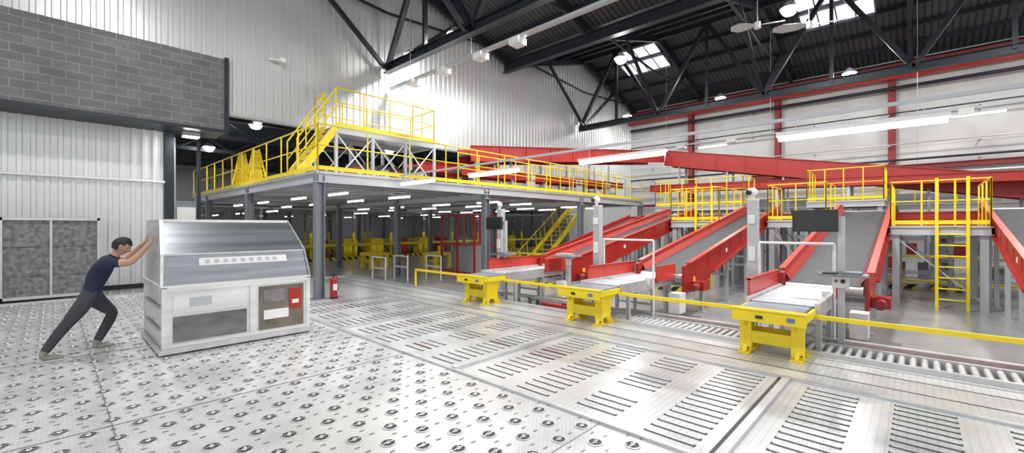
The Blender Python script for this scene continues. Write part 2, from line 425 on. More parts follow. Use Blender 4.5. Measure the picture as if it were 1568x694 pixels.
# ------------------------------------------------------------------ loading tables + inclined conveyors
VC = [-1.8, 1.4, 4.3, 7.15]
VI = [-1.93, 1.2, 4.12, 7.0]
for vc in VC:
    t = MB(); X = lambda q: 6.24+(q-6.12)*.84
    Xp = lambda pts: [(X(a_), b_) for a_, b_ in pts]
    for s_ in (-1,1):
        y0 = vc+s_*.3-.02; y1 = y0+.045
        t.prism(Xp([(6.2,.5),(7.0,.5),(7.0,.595),(6.2,.595)]),'y',vc+s_*.395-.02,vc+s_*.395+.02,YEL)
        t.prism(Xp([(6.27,.495),(6.38,.3),(6.38,.12),(6.28,.022),(6.48,.022),(6.52,.1),(6.66,.1),(6.7,.022),(6.9,.022),(6.8,.12),(6.8,.3),(6.93,.495)]),'y',y0,y1,YEL)
        t.box(X(6.24),X(6.5),y0-.05,y1+.05,0,.02,YEL); t.box(X(6.66),X(6.92),y0-.05,y1+.05,0,.02,YEL)
        t.box(X(6.36),X(6.4),y0-.05,y1+.05,.025,.488,YEL)
        t.prism([(vc+s_*.415,.488),(vc+s_*.3,.488),(vc+s_*.3,.36)],'x',X(6.29),X(6.35),YEL)
        t.tube((X(6.36)-.008,y0-.02,.06),(X(6.36)+.01,y0-.02,.06),.012,BLACK,8)
    t.box(X(6.37),X(6.41),vc-.27,vc+.27,.14,.3,YEL); t.box(X(6.76),X(6.79),vc-.27,vc+.27,.14,.3,YEL)
    t.box(X(6.12),X(6.18),vc-.42,vc+.42,.46,.598,YEL); t.box(X(6.19),X(6.98),vc-.37,vc+.37,.49,.55,YEL)
    t.box(X(6.31),X(6.99),vc-.36,vc+.36,.58,.615,BELTL)
    t.box(X(6.11),X(6.29),vc-.425,vc+.425,.602,.626,YEL)
    t.tube((X(6.31),vc-.35,.595),(X(6.31),vc+.35,.595),.02,ROLLER,10)
    t.box(6.222,6.236,vc-.3,vc-.22,.51,.56,BLUE)
    t.box(6.222,6.236,vc+.05,vc+.13,.51,.55,BLACK)
    t.obj('loading_table', .003)
t = MB()
ends = [-6]+VC+[10.2]
for a_, b_ in zip(ends[:-1], ends[1:]):
    a2 = a_+.42 if a_ != -6 else a_; b2 = b_-.42 if b_ != 10.2 else b_
    t.beam((6.92,a2,.5),(6.92,b2,.5),.04,.055,YEL)
t.box(6.9,6.94,10.16,10.2,0,.5,YEL)
t.obj('yellow_guard_bar')

UB, UT, ZB, ZT = 9.3, 17.5, .66, 2.15
for k, (vt, vc) in enumerate(zip(VC, VI)):
    c = MB(); W = .6 if k < 2 else .52
    c.box(7.0,9.3,vt-.38,vt+.38,.56,.62,BELTL)
    for i in range(14): c.tube((7.1+i*.155,vt-.38,.6),(7.1+i*.155,vt+.38,.6),.03,ROLLER,8)
    for s_ in (-1,1):
        c.box(7.0,9.3,vt+s_*.42-.03,vt+s_*.42+.03,.46,.66,GALV)
    c.box(7.3,9.2,vt+.46,vt+.5,.6,.9,REDL); c.box(7.3,9.2,vt+.45,vt+.52,.88,.91,RED); c.box(8.3,9.2,vt-.5,vt-.46,.58,.9,REDL)
    for u in (7.3,8.3,9.1):
        for s_ in (-1,1):
            c.box(u-.03,u+.03,vt+s_*.4-.03,vt+s_*.4+.03,FL,.5,LGREY); c.box(u-.07,u+.07,vt+s_*.4-.07,vt+s_*.4+.07,FL,FL+.02,LGREY)
        c.box(u-.02,u+.02,vt-.4,vt+.4,.1,.14,LGREY)
    dz = (ZT-ZB)
    for s_ in (-1,1):
        y = vc+s_*W
        c.prism([(UB-.2,.28),(UB+.9,.28),(UB+1.6,.66),(UT,ZT-.13),(UT+.25,ZT-.1),(UT+.25,ZT+.26),(UT,ZT+.26),(UB+.2,ZB+.26),(UB-.2,ZB+.2)],'y',y-.025,y+.025,RED)
        c.beam((UB,y+s_*.04,ZB+.26),(UT,y+s_*.04,ZT+.27),.1,.025,REDL)
        c.beam((UB+1.5,y+s_*.04,.64),(UT,y+s_*.04,ZT-.12),.09,.03,RED)
        for i in range(9):
            q = UB+1.2+i*.85; zz = ZB+(q-UB)/(UT-UB)*dz; c.box(q-.02,q+.02,y+s_*.025-.012,y+s_*.025+.012,zz-.12,zz+.22,RED)
        a1 = Vector((UB,y,ZB+.22)); b1 = Vector((UT,y,ZT+.24)); a2 = Vector((UB,y-s_*.1,ZB+.05)); b2 = Vector((UT,y-s_*.1,ZT+.05))
        c.add([a1,b1,b2,a2],[(0,1,2,3)],RED)
        c.box(UB+.3,UB+.42,y+s_*.026-.002,y+s_*.026+.002,.5,.6,YEL); c.box(UB+2.5,UB+2.62,y+s_*.027-.002,y+s_*.027+.002,1.05,1.15,WHITE)
    c.beam((UB-.1,vc,ZB),(UT,vc,ZT),2*W-.16,.06,BELT)
    c.tube((UT,vc-W+.05,ZT-.03),(UT,vc+W-.05,ZT-.03),.08,GALV,12); c.tube((UB-.08,vc-W+.05,ZB-.05),(UB-.08,vc+W-.05,ZB-.05),.08,GALV,12)
    for u in (10.4,12.2,14,15.8,17.2):
        z = ZB+(u-UB)/(UT-UB)*dz-.12
        for s_ in (-1,1):
            c.box(u-.04,u+.04,vc+s_*(W-.08)-.04,vc+s_*(W-.08)+.04,FL,z,LGREY); c.box(u-.09,u+.09,vc+s_*(W-.08)-.09,vc+s_*(W-.08)+.09,FL,FL+.02,LGREY)
        c.box(u-.03,u+.03,vc-W+.1,vc+W-.1,z*.4-.02,z*.4+.04,LGREY)
    c.box(9.5,9.85,vc-W-.28,vc-W-.03,.32,.5,RED); c.tube((9.45,vc-W-.16,.41),(9.2,vc-W-.16,.41),.08,REDD,12)
    c.box(8.55,8.85,vt-.85,vt-.62,-.05,.35,WHITE); c.box(8.67,8.73,vt-.76,vt-.7,FL,-.05,LGREY); c.box(8.54,8.55,vt-.8,vt-.74,.2,.25,RED)
    c.obj('inclined_belt_conveyor')

for v in (2.12, 5.3, 8.4):
    c = MB(); u = 8.5
    c.box(u-.08,u+.08,v-.08,v+.08,FL,2.16,LGREY); c.box(u-.15,u+.15,v-.15,v+.15,FL,FL+.03,LGREY); c.box(u-.085,u+.085,v-.085,v+.085,2.16,2.18,WHITE)
    c.tube((u-.06,v,2.18),(u-.06,v,2.25),.03,WHITE); c.sphere((u-.06,v,2.3),.085,WHITE); c.tube((u-.1,v+.02,2.3),(u-.17,v+.04,2.29),.045,BLACK,10)
    c.box(u-.13,u-.08,v-.05,v+.05,1.75,1.9,WHITE); c.box(u-.12,u-.08,v-.05,v+.05,1.1,1.35,WHITE)
    c.obj('camera_post', .005)
def monitor(u, v):
    c = MB()
    c.box(u-.04,u+.04,v-.04,v+.04,FL,1.66,LGREY); c.box(u-.1,u+.1,v-.1,v+.1,FL,FL+.02,LGREY)
    c.beam((u,v,1.78),(u-.06,v+.25,1.78),.05,.06,STEEL); c.box(u-.04,u+.04,v-.04,v+.04,1.66,1.85,LGREY)
    c.box(u-.12,u-.06,v+.03,v+.6,1.62,1.95,BLACK); c.box(u-.124,u-.12,v+.05,v+.58,1.645,1.93,SCREEN)
    c.box(u-.32,u+.08,v-.32,v+.25,.98,1.01,STEEL); c.box(u-.28,u-.02,v-.25,v-.02,1.01,1.05,STEEL); c.box(u-.3,u-.05,v+.03,v+.2,1.01,1.03,BLACK)
    c.box(u-.12,u-.04,v-.1,v+.1,.8,.96,WHITE); c.tube((u-.12,v-.03,.9),(u-.14,v-.03,.9),.03,BLACK); c.tube((u-.12,v+.05,.9),(u-.14,v+.05,.9),.02,RED)
    c.obj('workstation_monitor', .004)
monitor(8.0,.82); monitor(8.0,7.75)
def tubeframe(v0,v1,z,u=8.0):
    c = MB()
    for v in (v0,v1): c.tube((u,v,FL),(u,v,z),.02,WHITE); c.tube((u,v,FL),(u,v,FL+.02),.06,WHITE)
    c.tube((u,v0,z),(u,v1,z),.02,WHITE); c.box(u-.06,u-.02,v0+.05,v0+.15,.55,.7,WHITE)
    c.obj('sensor_frame')
tubeframe(3.75,4.85,1.43,8.02); tubeframe(.93,1.95,1.43,8.2)
def inspect_table(v, u=8.0):
    c = MB(); c.box(u-.05,u+.05,v-.05,v+.05,FL,.95,LGREY); c.box(u-.3,u+.2,v-.28,v+.28,.95,.98,STEEL)
    c.box(u-.25,u-.02,v-.2,v+.2,.98,1.04,GALV); c.box(u-.1,u-.04,v-.12,v+.02,.75,.92,WHITE); c.box(u-.1,u+.1,v-.1,v+.1,FL,FL+.02,LGREY)
    c.obj('scanner_stand', .004)
inspect_table(6.3,8.75)

def crossover(u0,u1,v0,v1,z,ladder=None):
    c = MB(); c.box(u0,u1,v0,v1,z-.05,z,GALV)
    for (p,q) in (((u0,v0,z-.13),(u0,v1,z-.13)),((u1,v0,z-.13),(u1,v1,z-.13)),((u0,v0,z-.13),(u1,v0,z-.13)),((u0,v1,z-.13),(u1,v1,z-.13))): c.ibeam(p,q,.1,.2,LGREY)
    for u in (u0+.1,u1-.1):
        for v in (v0+.1,v1-.1): c.box(u-.07,u+.07,v-.07,v+.07,FL,z-.1,LGREY)
        c.beam((u,v0+.1,FL+.2),(u,v1-.1,z-.3),.03,.03,LGREY)
    c.railing([(u0,v0,z),(u0,v1,z),(u1,v1,z)],step=.6); c.railing([(u0,v0,z),(u1,v0,z)],step=.9)
    if ladder is not None:
        vm = ladder
        for s_ in (-.26,.26):
            c.box(u0-.14,u0-.1,vm+s_-.03,vm+s_+.03,FL,z+1.15,YEL); c.box(u0-.12,u0,vm+s_-.02,vm+s_+.02,z-.1,z-.05,YEL); c.tube((u0-.12,vm+s_,z+1.13),(u0+.5,vm+s_,z+1.13),.02,YEL)
        zz = FL+.25
        while zz < z+.1: c.tube((u0-.12,vm-.26,zz),(u0-.12,vm+.26,zz),.022,YEL,6); zz += .26
    return c.obj('crossover_platform')
crossover(14.7,17.4,-1.23,.5,1.72,-.6)
crossover(15.5,17.4,1.95,3.45,1.9)
crossover(15.0,17.4,4.75,6.35,1.9,5.2)
crossover(18.6,20.3,.8,2.9,2.6)
crossover(18.6,20.2,5.0,8.6,2.6)
belt('collector_conveyor',(18.1,-6,1.9),(18.1,9.4,1.9),.7,RED,.45,FL,1.6)
belt('collector_conveyor',(20.9,-6,3.2),(20.9,9.8,3.6),.6,RED,.3,FL,2.4)
m = MB()
for v in [x*1.25-5.6 for x in range(13)]:
    m.box(24.4,24.5,v-.05,v+.05,FL,2.6,STEEL); m.box(25.9,26.0,v-.05,v+.05,FL,2.6,STEEL)
for z in (1.2,2.5): m.ibeam((24.45,-6,z),(24.45,9.8,z),.1,.18,LGREY)
m.railing([(24.4,-6,2.65),(24.4,9.8,2.65)],step=1.2,toe=False)
m.box(24.4,26,-6,9.8,2.6,2.65,GALV)
m.box(25.0,25.8,-6,9.8,2.65,3.1,STEEL)
m.obj('rear_walkway_gantry')
m = MB()
for i,v in enumerate((-4.2,-3.2,-.9,2.2,3.0,6.2,7.4)):
    m.box(23.2,23.7,v,v+.7,FL,1.7,(LGREY,WHITE,STEEL)[i%3]); m.box(23.18,23.2,v+.34,v+.36,FL+.1,1.6,STEEL); m.box(23.17,23.2,v+.1,v+.25,1.1,1.25,BLACK)
m.obj('control_cabinet_row')

m = MB()
for v in (-4.0,-2.4,-.8,.8,2.4):
    for u in (19.4,20.3): m.box(u-.04,u+.04,v-.04,v+.04,FL,1.6,STEEL)
for z in (-.05,.75):
    for u in (19.35,20.35): m.box(u-.03,u+.03,-4,2.4,z-.06,z,YEL)
    m.box(19.35,20.35,-4,2.4,z,z+.02,GALV)
for i in range(22):
    v = -3.9+.28*i; z = .02 if i%2 else .77; h=.25+.25*random.random()
    m.box(19.5,19.95,v,v+.25,z,z+h,random.choice([CARD,CARD,STEEL,REDD]))
m.obj('storage_racking')
m = MB()
for a_ in (-4.2,-3.1,-1.0,0): m.box(18.9,19.1,a_,a_+.7,FL,FL+.14,HAZ)
m.box(13.2,13.3,2.2,3.4,FL,FL+.14,HAZ); m.box(13.2,13.3,5.0,6.3,FL,FL+.14,HAZ); m.box(11.2,11.3,8.4,9.6,FL,FL+.14,HAZ)
m.obj('hazard_kerb')
m = MB()
for i in range(6): m.box(13.2,13.8,10.6+.45*i,11.0+.45*i,FL+.55,FL+.9,YEL); m.box(13.17,13.2,10.65+.45*i,10.95+.45*i,FL+.82,FL+.86,BLACK)
m.box(13.2,13.8,10.5,13.4,FL+.45,FL+.55,LGREY)
for v in (10.6,13.3): m.box(13.25,13.33,v-.04,v+.04,FL,FL+.5,LGREY); m.box(13.67,13.75,v-.04,v+.04,FL,FL+.5,LGREY)
m.obj('yellow_tote_row')
m = MB()
for v in (12.3,13.3,14.3):
    for u in (11.0,12.2): m.box(u-.04,u+.04,v-.04,v+.04,FL,2.2,RED)
for z in (-.1,1.0,2.15):
    m.beam((11,12.3,z),(11,14.3,z),.05,.06,RED); m.beam((11,12.3,z),(12.2,12.3,z),.05,.06,RED); m.beam((11,14.3,z),(12.2,14.3,z),.05,.06,RED)
for i in range(20): v=12.35+.1*i; m.beam((11,v,-.1),(11,v,2.1),.012,.012,STEEL)
for i in range(12): u=11.05+.1*i; m.beam((u,12.3,-.1),(u,12.3,2.1),.012,.012,STEEL)
m.box(11.3,11.9,12.8,13.8,FL,1.0,LGREY)
m.obj('safety_cage')
belt('inclined_feed_conveyor',(12.6,9.6,.6),(17.4,8.9,2.0),.7,RED,.4,FL,2)

m = MB()
for v in (12.0,12.9):
    m.beam((14.2,v,FL),(18,v,2.65),.05,.22,YEL); m.tube((13.9,v,FL+.7),(17,v,2.6),.022,YEL)
    for i in range(5): t=i/5; m.tube((14.2+3.8*t*.8,v,FL+2.95*t*.8),(14.2+3.8*t*.8-.1,v,min(2.6,FL+2.95*t*.8+.85)),.02,YEL)
for i in range(14): t=(i+.5)/14; m.box(14.2+3.8*t-.1,14.2+3.8*t+.12,12,12.9,FL+2.9*t,FL+2.9*t+.03,YEL)
m.obj('yellow_staircase')
m = MB()
for (u,v) in ((8.0,13.6),(8.9,13.6),(9.8,12.8)):
    m.tube((u,v,FL),(u,v,.6),.03,WHITE); m.tube((u,v+.9,FL),(u,v+.9,.6),.03,WHITE); m.tube((u,v,.6),(u,v+.9,.6),.03,WHITE); m.tube((u,v,.2),(u,v+.9,.2),.03,WHITE)
m.obj('pedestrian_barrier')
def ytable(u,v):
    m = MB()
    m.box(u-.5,u+.5,v-.5,v+.5,.32,.45,YEL)
    for a_ in (-.4,.4):
        for b_ in (-.4,.4): m.box(u+a_-.07,u+a_+.07,v+b_-.07,v+b_+.07,FL,.35,YEL)
    m.box(u-.45,u+.45,v-.05,v+.05,.0,.12,YEL); m.box(u+.1,u+.3,v-.1,v+.1,.45,.75,YEL)
    m.obj('yellow_work_table')
ytable(12.8,17); ytable(10.6,19)
m = MB()
for i in range(11):
    u = 5+2.6*i
    for v in (25.5,29,33):
        m.box(u-.06,u+.06,v-.06,v+.06,FL,1.3,YEL); m.box(u-.1,u+.1,v-.1,v+.1,2.2,2.3,LGREY)
        m.box(u-.05,u+.05,v-.05,v+.05,1.3,2.75,STEEL)
for v in (25.5,29,33):
    m.box(5,31,v-.3,v+.3,.5,.65,YEL if v != 29 else LGREY); m.box(5,31,v-.4,v+.4,2.65,2.75,LGREY); m.box(5,31,v-.35,v-.3,FL,FL+.15,HAZ)
for i in range(12): m.box(7+1.9*i,7.9+1.9*i,26.6,27.3,FL,.9,random.choice([YEL,STEEL,RED,YEL,STEEL]))
m.obj('sorting_line')
m = MB()
m.box(5,31,23.4,40.8,2.98,3.04,STEEL)
for v in (26.3,31,36):
    for u in (6.3,11,16,21,26,30.8): m.box(u-.1,u+.1,v-.1,v+.1,FL,2.98,STEEL)
m.obj('rear_mezzanine')

m = MB(); m.box(2.22,2.42,15.7,15.9,FL,4.42,DARK); m.box(2.44,2.56,16.4,16.6,FL,4.4,LGREY); m.box(2.62,3.1,16.6,16.68,FL,2.3,WHITE); m.box(2.56,3.2,16.68,16.72,FL,2.5,STEEL)
m.box(3.0,3.05,16.58,16.62,.7,.95,DARK); m.box(3.14,3.22,16.55,16.72,FL,4.4,DARK); m.obj('door_1')

m = MB(); u,v = 4.55,10.05
m.tube((u,v,.03),(u,v,.45),.08,RED,16); m.sphere((u,v,.45),.08,RED,16,8,(1,1,.6)); m.tube((u,v,.48),(u,v,.56),.025,BLACK); m.beam((u-.06,v,.57),(u+.06,v,.57),.03,.03,BLACK)
m.tube((u+.06,v,.54),(u+.1,v,.2),.012,BLACK); m.tube((u,v,0),(u,v,.04),.085,BLACK,16); m.box(u-.05,u+.05,v-.083,v-.078,.2,.35,WHITE)
m.obj('fire_extinguisher')

m = MB()
for i in range(5):
    a_=-7.2+1.62*i-.07; b_=a_+1.58
    m.box(a_,b_,14.45,15.6,.1,1.86,GALVP)
    for (q0,q1) in ((a_,a_+.05),(b_-.05,b_)): m.box(q0,q1,14.39,14.46,.08,1.9,GALV)
    m.box(a_,b_,14.39,14.46,1.84,1.9,GALV); m.box(a_,b_,14.39,14.46,.08,.14,GALV); m.box(a_+.75,a_+.79,14.41,14.46,.1,1.88,GALV)
    for z in (.6,1.25): m.box(a_+.05,b_-.05,14.43,14.46,z,z+.03,GALVP)
    m.box(b_-.02,b_+.01,14.39,15.6,1.84,1.9,GALV); m.box(b_-.02,b_+.01,14.39,15.6,.08,.14,GALV); m.box(b_-.02,b_+.01,15.55,15.6,.08,1.9,GALV)
    for q in (a_+.1,b_-.2): m.box(q,q+.1,14.5,15.5,0.03,.1,BLACK)
m.obj('steel_storage_container')

# ------------------------------------------------------------------ cargo container
CW = mat('container_white', (.72,.72,.71),.3,.35,.12,3,stretch=(.3,1,3)); CG = mat('container_grey', (.27,.285,.31),.25,.6,.28,2.5,stretch=(.2,1,5))
CG2 = mat('container_grey_panel', (.20,.195,.19),.35,.5,.45,3,stretch=(.6,1,1.5)); CB = mat('container_brown_panel', (.18,.155,.12),.35,.45,.4,3)
m = MB(); a_,b_,f0,f1 = .97,2.85,7.15,8.75; zb=.07; zm=.9; zt=1.78
m.box(a_-.03,b_+.03,f0-.03,f1+.03,.025,.09,GALV)
m.box(a_+.02,b_-.02,f0+.02,f1-.02,.09,zm-.01,CW)
for (x,y) in ((a_,f0),(b_-.06,f0),(a_,f1-.06),(b_-.06,f1-.06)): m.box(x,x+.06,y,y+.06,.091,zm-.005,CW)
m.box(a_+.061,b_-.061,f0+.002,f0+.04,zm-.07,zm-.006,CW); m.box(a_+.061,b_-.061,f0+.002,f0+.04,.092,.14,CW); m.box(a_+1.02,a_+1.1,f0-.005,f0+.03,.141,zm-.071,CW)
m.box(a_+.12,a_+.98,f0+.004,f0+.018,.16,.5,CG2); m.box(a_+.12,a_+.98,f0+.008,f0+.02,.54,.78,CW); m.box(a_+.3,a_+.55,f0+.002,f0+.018,.62,.74,LGREY)
m.box(a_+1.14,b_-.1,f0+.004,f0+.018,.15,.8,CB)
m.box(a_+1.56,a_+1.74,f0-.008,f0+.003,.42,.74,RED); m.box(a_+1.2,a_+1.55,f0-.012,f0+.003,.3,.44,WHITE)
m.box(a_+1.6,a_+1.7,f0-.014,f0-.009,.5,.56,WHITE); m.box(a_+1.2,a_+1.5,f0-.004,f0+.003,.55,.74,CG2)
for i in range(14): m.tube((a_+.1+i*.135,f0+.02,zm-.035),(a_+.1+i*.135,f0-.004,zm-.035),.008,GALV,6)
v1 = [(a_,f0+.02,zm),(b_,f0+.02,zm),(b_,f1,zm),(a_,f1,zm)]
v2 = [(a_+.02,f0+.12,zm+.42),(b_-.05,f0+.12,zm+.42),(b_-.05,f1,zm+.42),(a_+.02,f1,zm+.42)]
v3 = [(a_+.05,f0+.42,zt),(b_-.2,f0+.42,zt),(b_-.2,f1-.05,zt),(a_+.05,f1-.05,zt)]
m.add(v1+v2,[(0,1,5,4),(1,2,6,5),(2,3,7,6)],CG); m.add(v1+v2,[(3,0,4,7)],CW)
m.add(v2+v3,[(0,1,5,4),(1,2,6,5),(2,3,7,6)],CG); m.add(v2+v3,[(3,0,4,7)],CW); m.add(v3,[(0,1,2,3)],CW)
def edge(p,q,mm=CW,w=.04): m.beam(p,q,w,w,mm)
for i in range(4):
    edge(v3[i],v3[(i+1)%4]); edge(v1[i],v2[i],CW if i in (0,3) else CG,.035); edge(v2[i],v3[i],CW if i in (0,3) else CG,.035); edge(v1[i],v1[(i+1)%4],CW)
edge(v2[0],v2[1],GALV,.025)
def fr(t,s_,off):
    p=Vector(v1[0]).lerp(Vector(v1[1]),t); q=Vector(v2[0]).lerp(Vector(v2[1]),t); return p.lerp(q,s_)+Vector((0,-off,off*.2))
m.add([fr(.22,.62,.006),fr(.84,.62,.006),fr(.84,.86,.006),fr(.22,.86,.006)],[(0,1,2,3)],WHITE)
for i in range(9):
    t=.25+.06*i+random.random()*.01; m.add([fr(t,.68,.009),fr(t+.03,.68,.009),fr(t+.03,.80,.009),fr(t,.80,.009)],[(0,1,2,3)],LGREY)
for z in (.3,.6): m.box(a_-.015,a_+.005,f0+.2,f1-.2,z,z+.04,LGREY)
m.obj('air_cargo_container', .003)

# ------------------------------------------------------------------ lights
def highbay(u,v,z,power=350,top=None,sz=.4):
    m = MB(); top = top or zr(u)-.1
    m.tube((u,v,z+.28),(u,v,top),.012,DARK,6); m.tube((u,v,z+.1),(u,v,z+.32),.27,LGREY,20,.09); m.tube((u,v,z-.02),(u,v,z+.1),.2,LAMP,20,.26); m.sphere((u,v,z-.01),.2,LAMP,16,8,(1,1,.6))
    o = m.obj('high_bay_lamp')
    l = bpy.data.lights.new('high_bay_light','AREA'); l.shape='DISK'; l.size=sz; l.energy=power; l.color=(1,.985,.96)
    lo = bpy.data.objects.new('high_bay_light', l); sc.collection.objects.link(lo); lo.parent=o; lo.location=(u,v,z-.15)
for v,p_ in ((14.0,110),(11.4,200),(6.5,350),(1.5,450),(-3.5,350)): highbay(9.3,v,8.1,p_)
for v in (13.0,7.6,2.2,-3.3): highbay(24.2,v,8.4,120)
for v in (9,3,-3): highbay(16.2,v,8.6,260)  # extra row between the bays, added to brighten the hall
for v in (10,4): highbay(1,v,8.6,260)  # extra lamps out of view, also added to brighten the hall
for (u,v) in ((5.4,18.7),(5.4,26),(12,20),(20,20)): highbay(u,v,5.6,150,6.4)
m = MB(); m.box(2.55,2.95,15.2,15.5,4.3,4.42,LGREY); m.box(2.57,2.93,15.22,15.48,4.28,4.3,LAMP); m.obj('soffit_lamp')

def flu(u,v0,v1,z,hang,name='fluorescent_light',w=.035):
    m = MB(); m.box(u-w-.02,u+w+.02,v0,v1,z+.03,z+.07,WHITE); m.box(u-w,u+w,v0+.02,v1-.02,z-.02,z+.03,TUBE)
    if hang:
        for v in (v0+.2,v1-.2): m.tube((u,v,z+.07),(u,v,hang),.004,GALV,5)
    return m.obj(name)
for (a_,b_) in ((-.25,1.3),(2.75,4.3),(5.75,7.2),(8.5,9.9)):
    flu(6.3,a_,b_,2.8,3.02,w=.045)
m = MB(); m.box(6.28,6.32,-4,9.95,3.02,3.06,LGREY)
for v in (-3,9.5): m.tube((6.3,v,3.06),(6.3,v,zr(6.3)-.1),.004,GALV,5)
m.obj('lighting_rail')
m = MB(); m.box(8.75,8.9,-6,14.6,6.9,6.98,LGREY)
for v in (12.9,11.2,9.4,7.9): m.box(8.65,9.0,v,v+.35,6.72,6.9,WHITE)
for v in (-5,0,5,10,14): m.tube((8.82,v,6.98),(8.82,v,7.5),.01,GALV,5)
m.obj('cable_tray')
flu(8.82,13.3,14.1,6.72,6.9,w=.02)
m = MB(); m.box(22.9,23.05,-6,14.6,6.0,6.06,LGREY)
for v in (12,9,6.5,4,1.2,-1.5): m.box(22.8,23.15,v,v+.4,5.85,6.0,WHITE)
for v in (-5,0,5,10,14): m.tube((22.97,v,6.06),(22.97,v,zr(22.97)-.1),.01,GALV,5)
m.obj('cable_tray')
for v in (13,7.2,2.8,-2): flu(23.0,v-.3,v+1.1,5.78,5.98)
for u in (5.6,7.6,11.5,13.4,17,18.8):
    for v in (11.5,14.4,17.9,21.2): flu(u,v,v+1.2,2.62,2.76,w=.025)
for u in (8,13,18,23):
    for v in (24.2,30,36): flu(u,v,v+1.6,2.5,2.98,w=.03)

def fan(u,v,z,ang,L):
    m = MB(); m.tube((u,v,z),(u,v,zr(u)-.1),.012,LGREY); m.tube((u,v,z-.12),(u,v,z+.08),.09,WHITE,14)
    for k in (0,1):
        t=ang+math.pi*k; dx,dy=math.cos(t),math.sin(t)
        pts=[(.08,-.05),(.3,-.12),(L*.7,-.15),(L,-.07),(L,.07),(L*.7,.15),(.3,.12),(.08,.05)]
        vs=[(u+p*dx-q*dy,v+p*dy+q*dx,z-.02+q*.5) for p,q in pts]+[(u+p*dx-q*dy,v+p*dy+q*dx,z+.0+q*.5) for p,q in pts]
        n=len(pts); m.add(vs,[tuple(range(n)),tuple(range(2*n-1,n-1,-1))]+[(i,(i+1)%n,(i+1)%n+n,i+n) for i in range(n)],LGREY)
    m.obj('ceiling_fan')
fan(15.3,3.7,8.1,math.radians(-70),.75); fan(16.4,2.5,8.1,math.radians(-70),1.0)

# ------------------------------------------------------------------ worker
SKIN = mat('skin', (.50,.29,.20),.5,0,.05,20); SHIRT = mat('navy_shirt', (.012,.017,.048),.8,0,.2,14,.3,80)
PANTS = mat('grey_trousers', (.05,.052,.06),.85,0,.15,14,.3,80); SHOE = mat('grey_shoe', (.26,.25,.22),.6,0,.2,20); SOLE = mat('shoe_sole',(.55,.55,.52),.6)
HAIR = mat('dark_hair', (.018,.013,.01),.6,0,.3,60,.5,200); EYE = mat('eye_white',(.8,.8,.78),.2); LIP = mat('lips',(.4,.17,.14),.5)

def skinned(name, joints, edges, mats_fn, mats, root, levels=2):
    me = bpy.data.meshes.new(name); me.from_pydata([j[0] for j in joints], edges, []); o = bpy.data.objects.new(name, me); sc.collection.objects.link(o)
    md = o.modifiers.new('skin','SKIN'); md.use_smooth_shade = True
    for i, j in enumerate(joints):
        sv = me.skin_vertices[0].data[i]; rr = j[1]; sv.radius = rr if isinstance(rr, tuple) else (rr, rr); sv.use_root = (i == root)
    sb = o.modifiers.new('sub','SUBSURF'); sb.levels = levels; sb.render_levels = levels
    dg = bpy.context.evaluated_depsgraph_get(); me2 = bpy.data.meshes.new_from_object(o.evaluated_get(dg))
    o.modifiers.clear(); o.data = me2; me2.materials.clear()
    for mm in mats: me2.materials.append(mm)
    for p in me2.polygons: p.material_index = mats_fn(p.center); p.use_smooth = True
    return o
J = []; idx = {}
def jn(n, p, r): idx[n] = len(J); J.append((Vector(p), r))
jn('pelvis',(.32,8.04,.79),(.145,.115)); jn('belly',(.38,8.03,.93),(.14,.12)); jn('chest',(.44,8.0,1.09),(.165,.13)); jn('uchest',(.50,7.98,1.20),(.15,.11))
jn('neck',(.56,7.97,1.285),.062); jn('head',(.615,7.96,1.37),.062)
jn('hipR',(.32,7.95,.75),.105); jn('thR',(.24,7.94,.62),.096); jn('knR',(.13,7.94,.45),.07); jn('clR',(.05,7.95,.33),.066); jn('anR',(-.07,7.96,.12),.05); jn('heR',(-.09,7.96,.06),.04); jn('ftR',(.01,7.955,.045),.04); jn('toR',(.11,7.95,.03),.032)
jn('hipL',(.35,8.14,.75),.105); jn('thL',(.46,8.17,.64),.095); jn('knL',(.58,8.2,.50),.072); jn('clL',(.53,8.21,.36),.066); jn('anL',(.42,8.22,.12),.05); jn('heL',(.40,8.22,.055),.04); jn('ftL',(.51,8.22,.045),.04); jn('toL',(.61,8.22,.03),.032)
jn('shR',(.50,7.79,1.22),.072); jn('elR',(.70,7.67,1.21),.05); jn('faR',(.77,7.68,1.28),.045); jn('wrR',(.885,7.71,1.42),.031); jn('paR',(.915,7.71,1.46),.028)
jn('shL',(.52,8.17,1.23),.072); jn('elL',(.72,8.28,1.22),.05); jn('faL',(.79,8.26,1.29),.045); jn('wrL',(.885,8.21,1.43),.031); jn('paL',(.915,8.21,1.47),.028)
E = [('pelvis','belly'),('belly','chest'),('chest','uchest'),('uchest','neck'),('neck','head')]
for s_ in 'RL':
    E += [('pelvis','hip'+s_),('hip'+s_,'th'+s_),('th'+s_,'kn'+s_),('kn'+s_,'cl'+s_),('cl'+s_,'an'+s_),('an'+s_,'he'+s_),('he'+s_,'ft'+s_),('ft'+s_,'to'+s_),
          ('uchest','sh'+s_),('sh'+s_,'el'+s_),('el'+s_,'fa'+s_),('fa'+s_,'wr'+s_),('wr'+s_,'pa'+s_)]
def region(e, t):
    a, b2 = e
    if a[:2] in ('an','he','ft') and b2 != 'head' : return 3
    if a.startswith('cl'): return 3 if t > .93 else 2
    if a.startswith(('hip','th','kn')) or b2.startswith('hip'): return 2
    if a == 'pelvis': return 2 if t < .45 else 1
    if b2.startswith('sh') or a in ('belly','chest'): return 1
    if a.startswith('sh'): return 1 if t < .6 else 0
    if a == 'uchest': return 1 if t < .7 else 0
    return 0
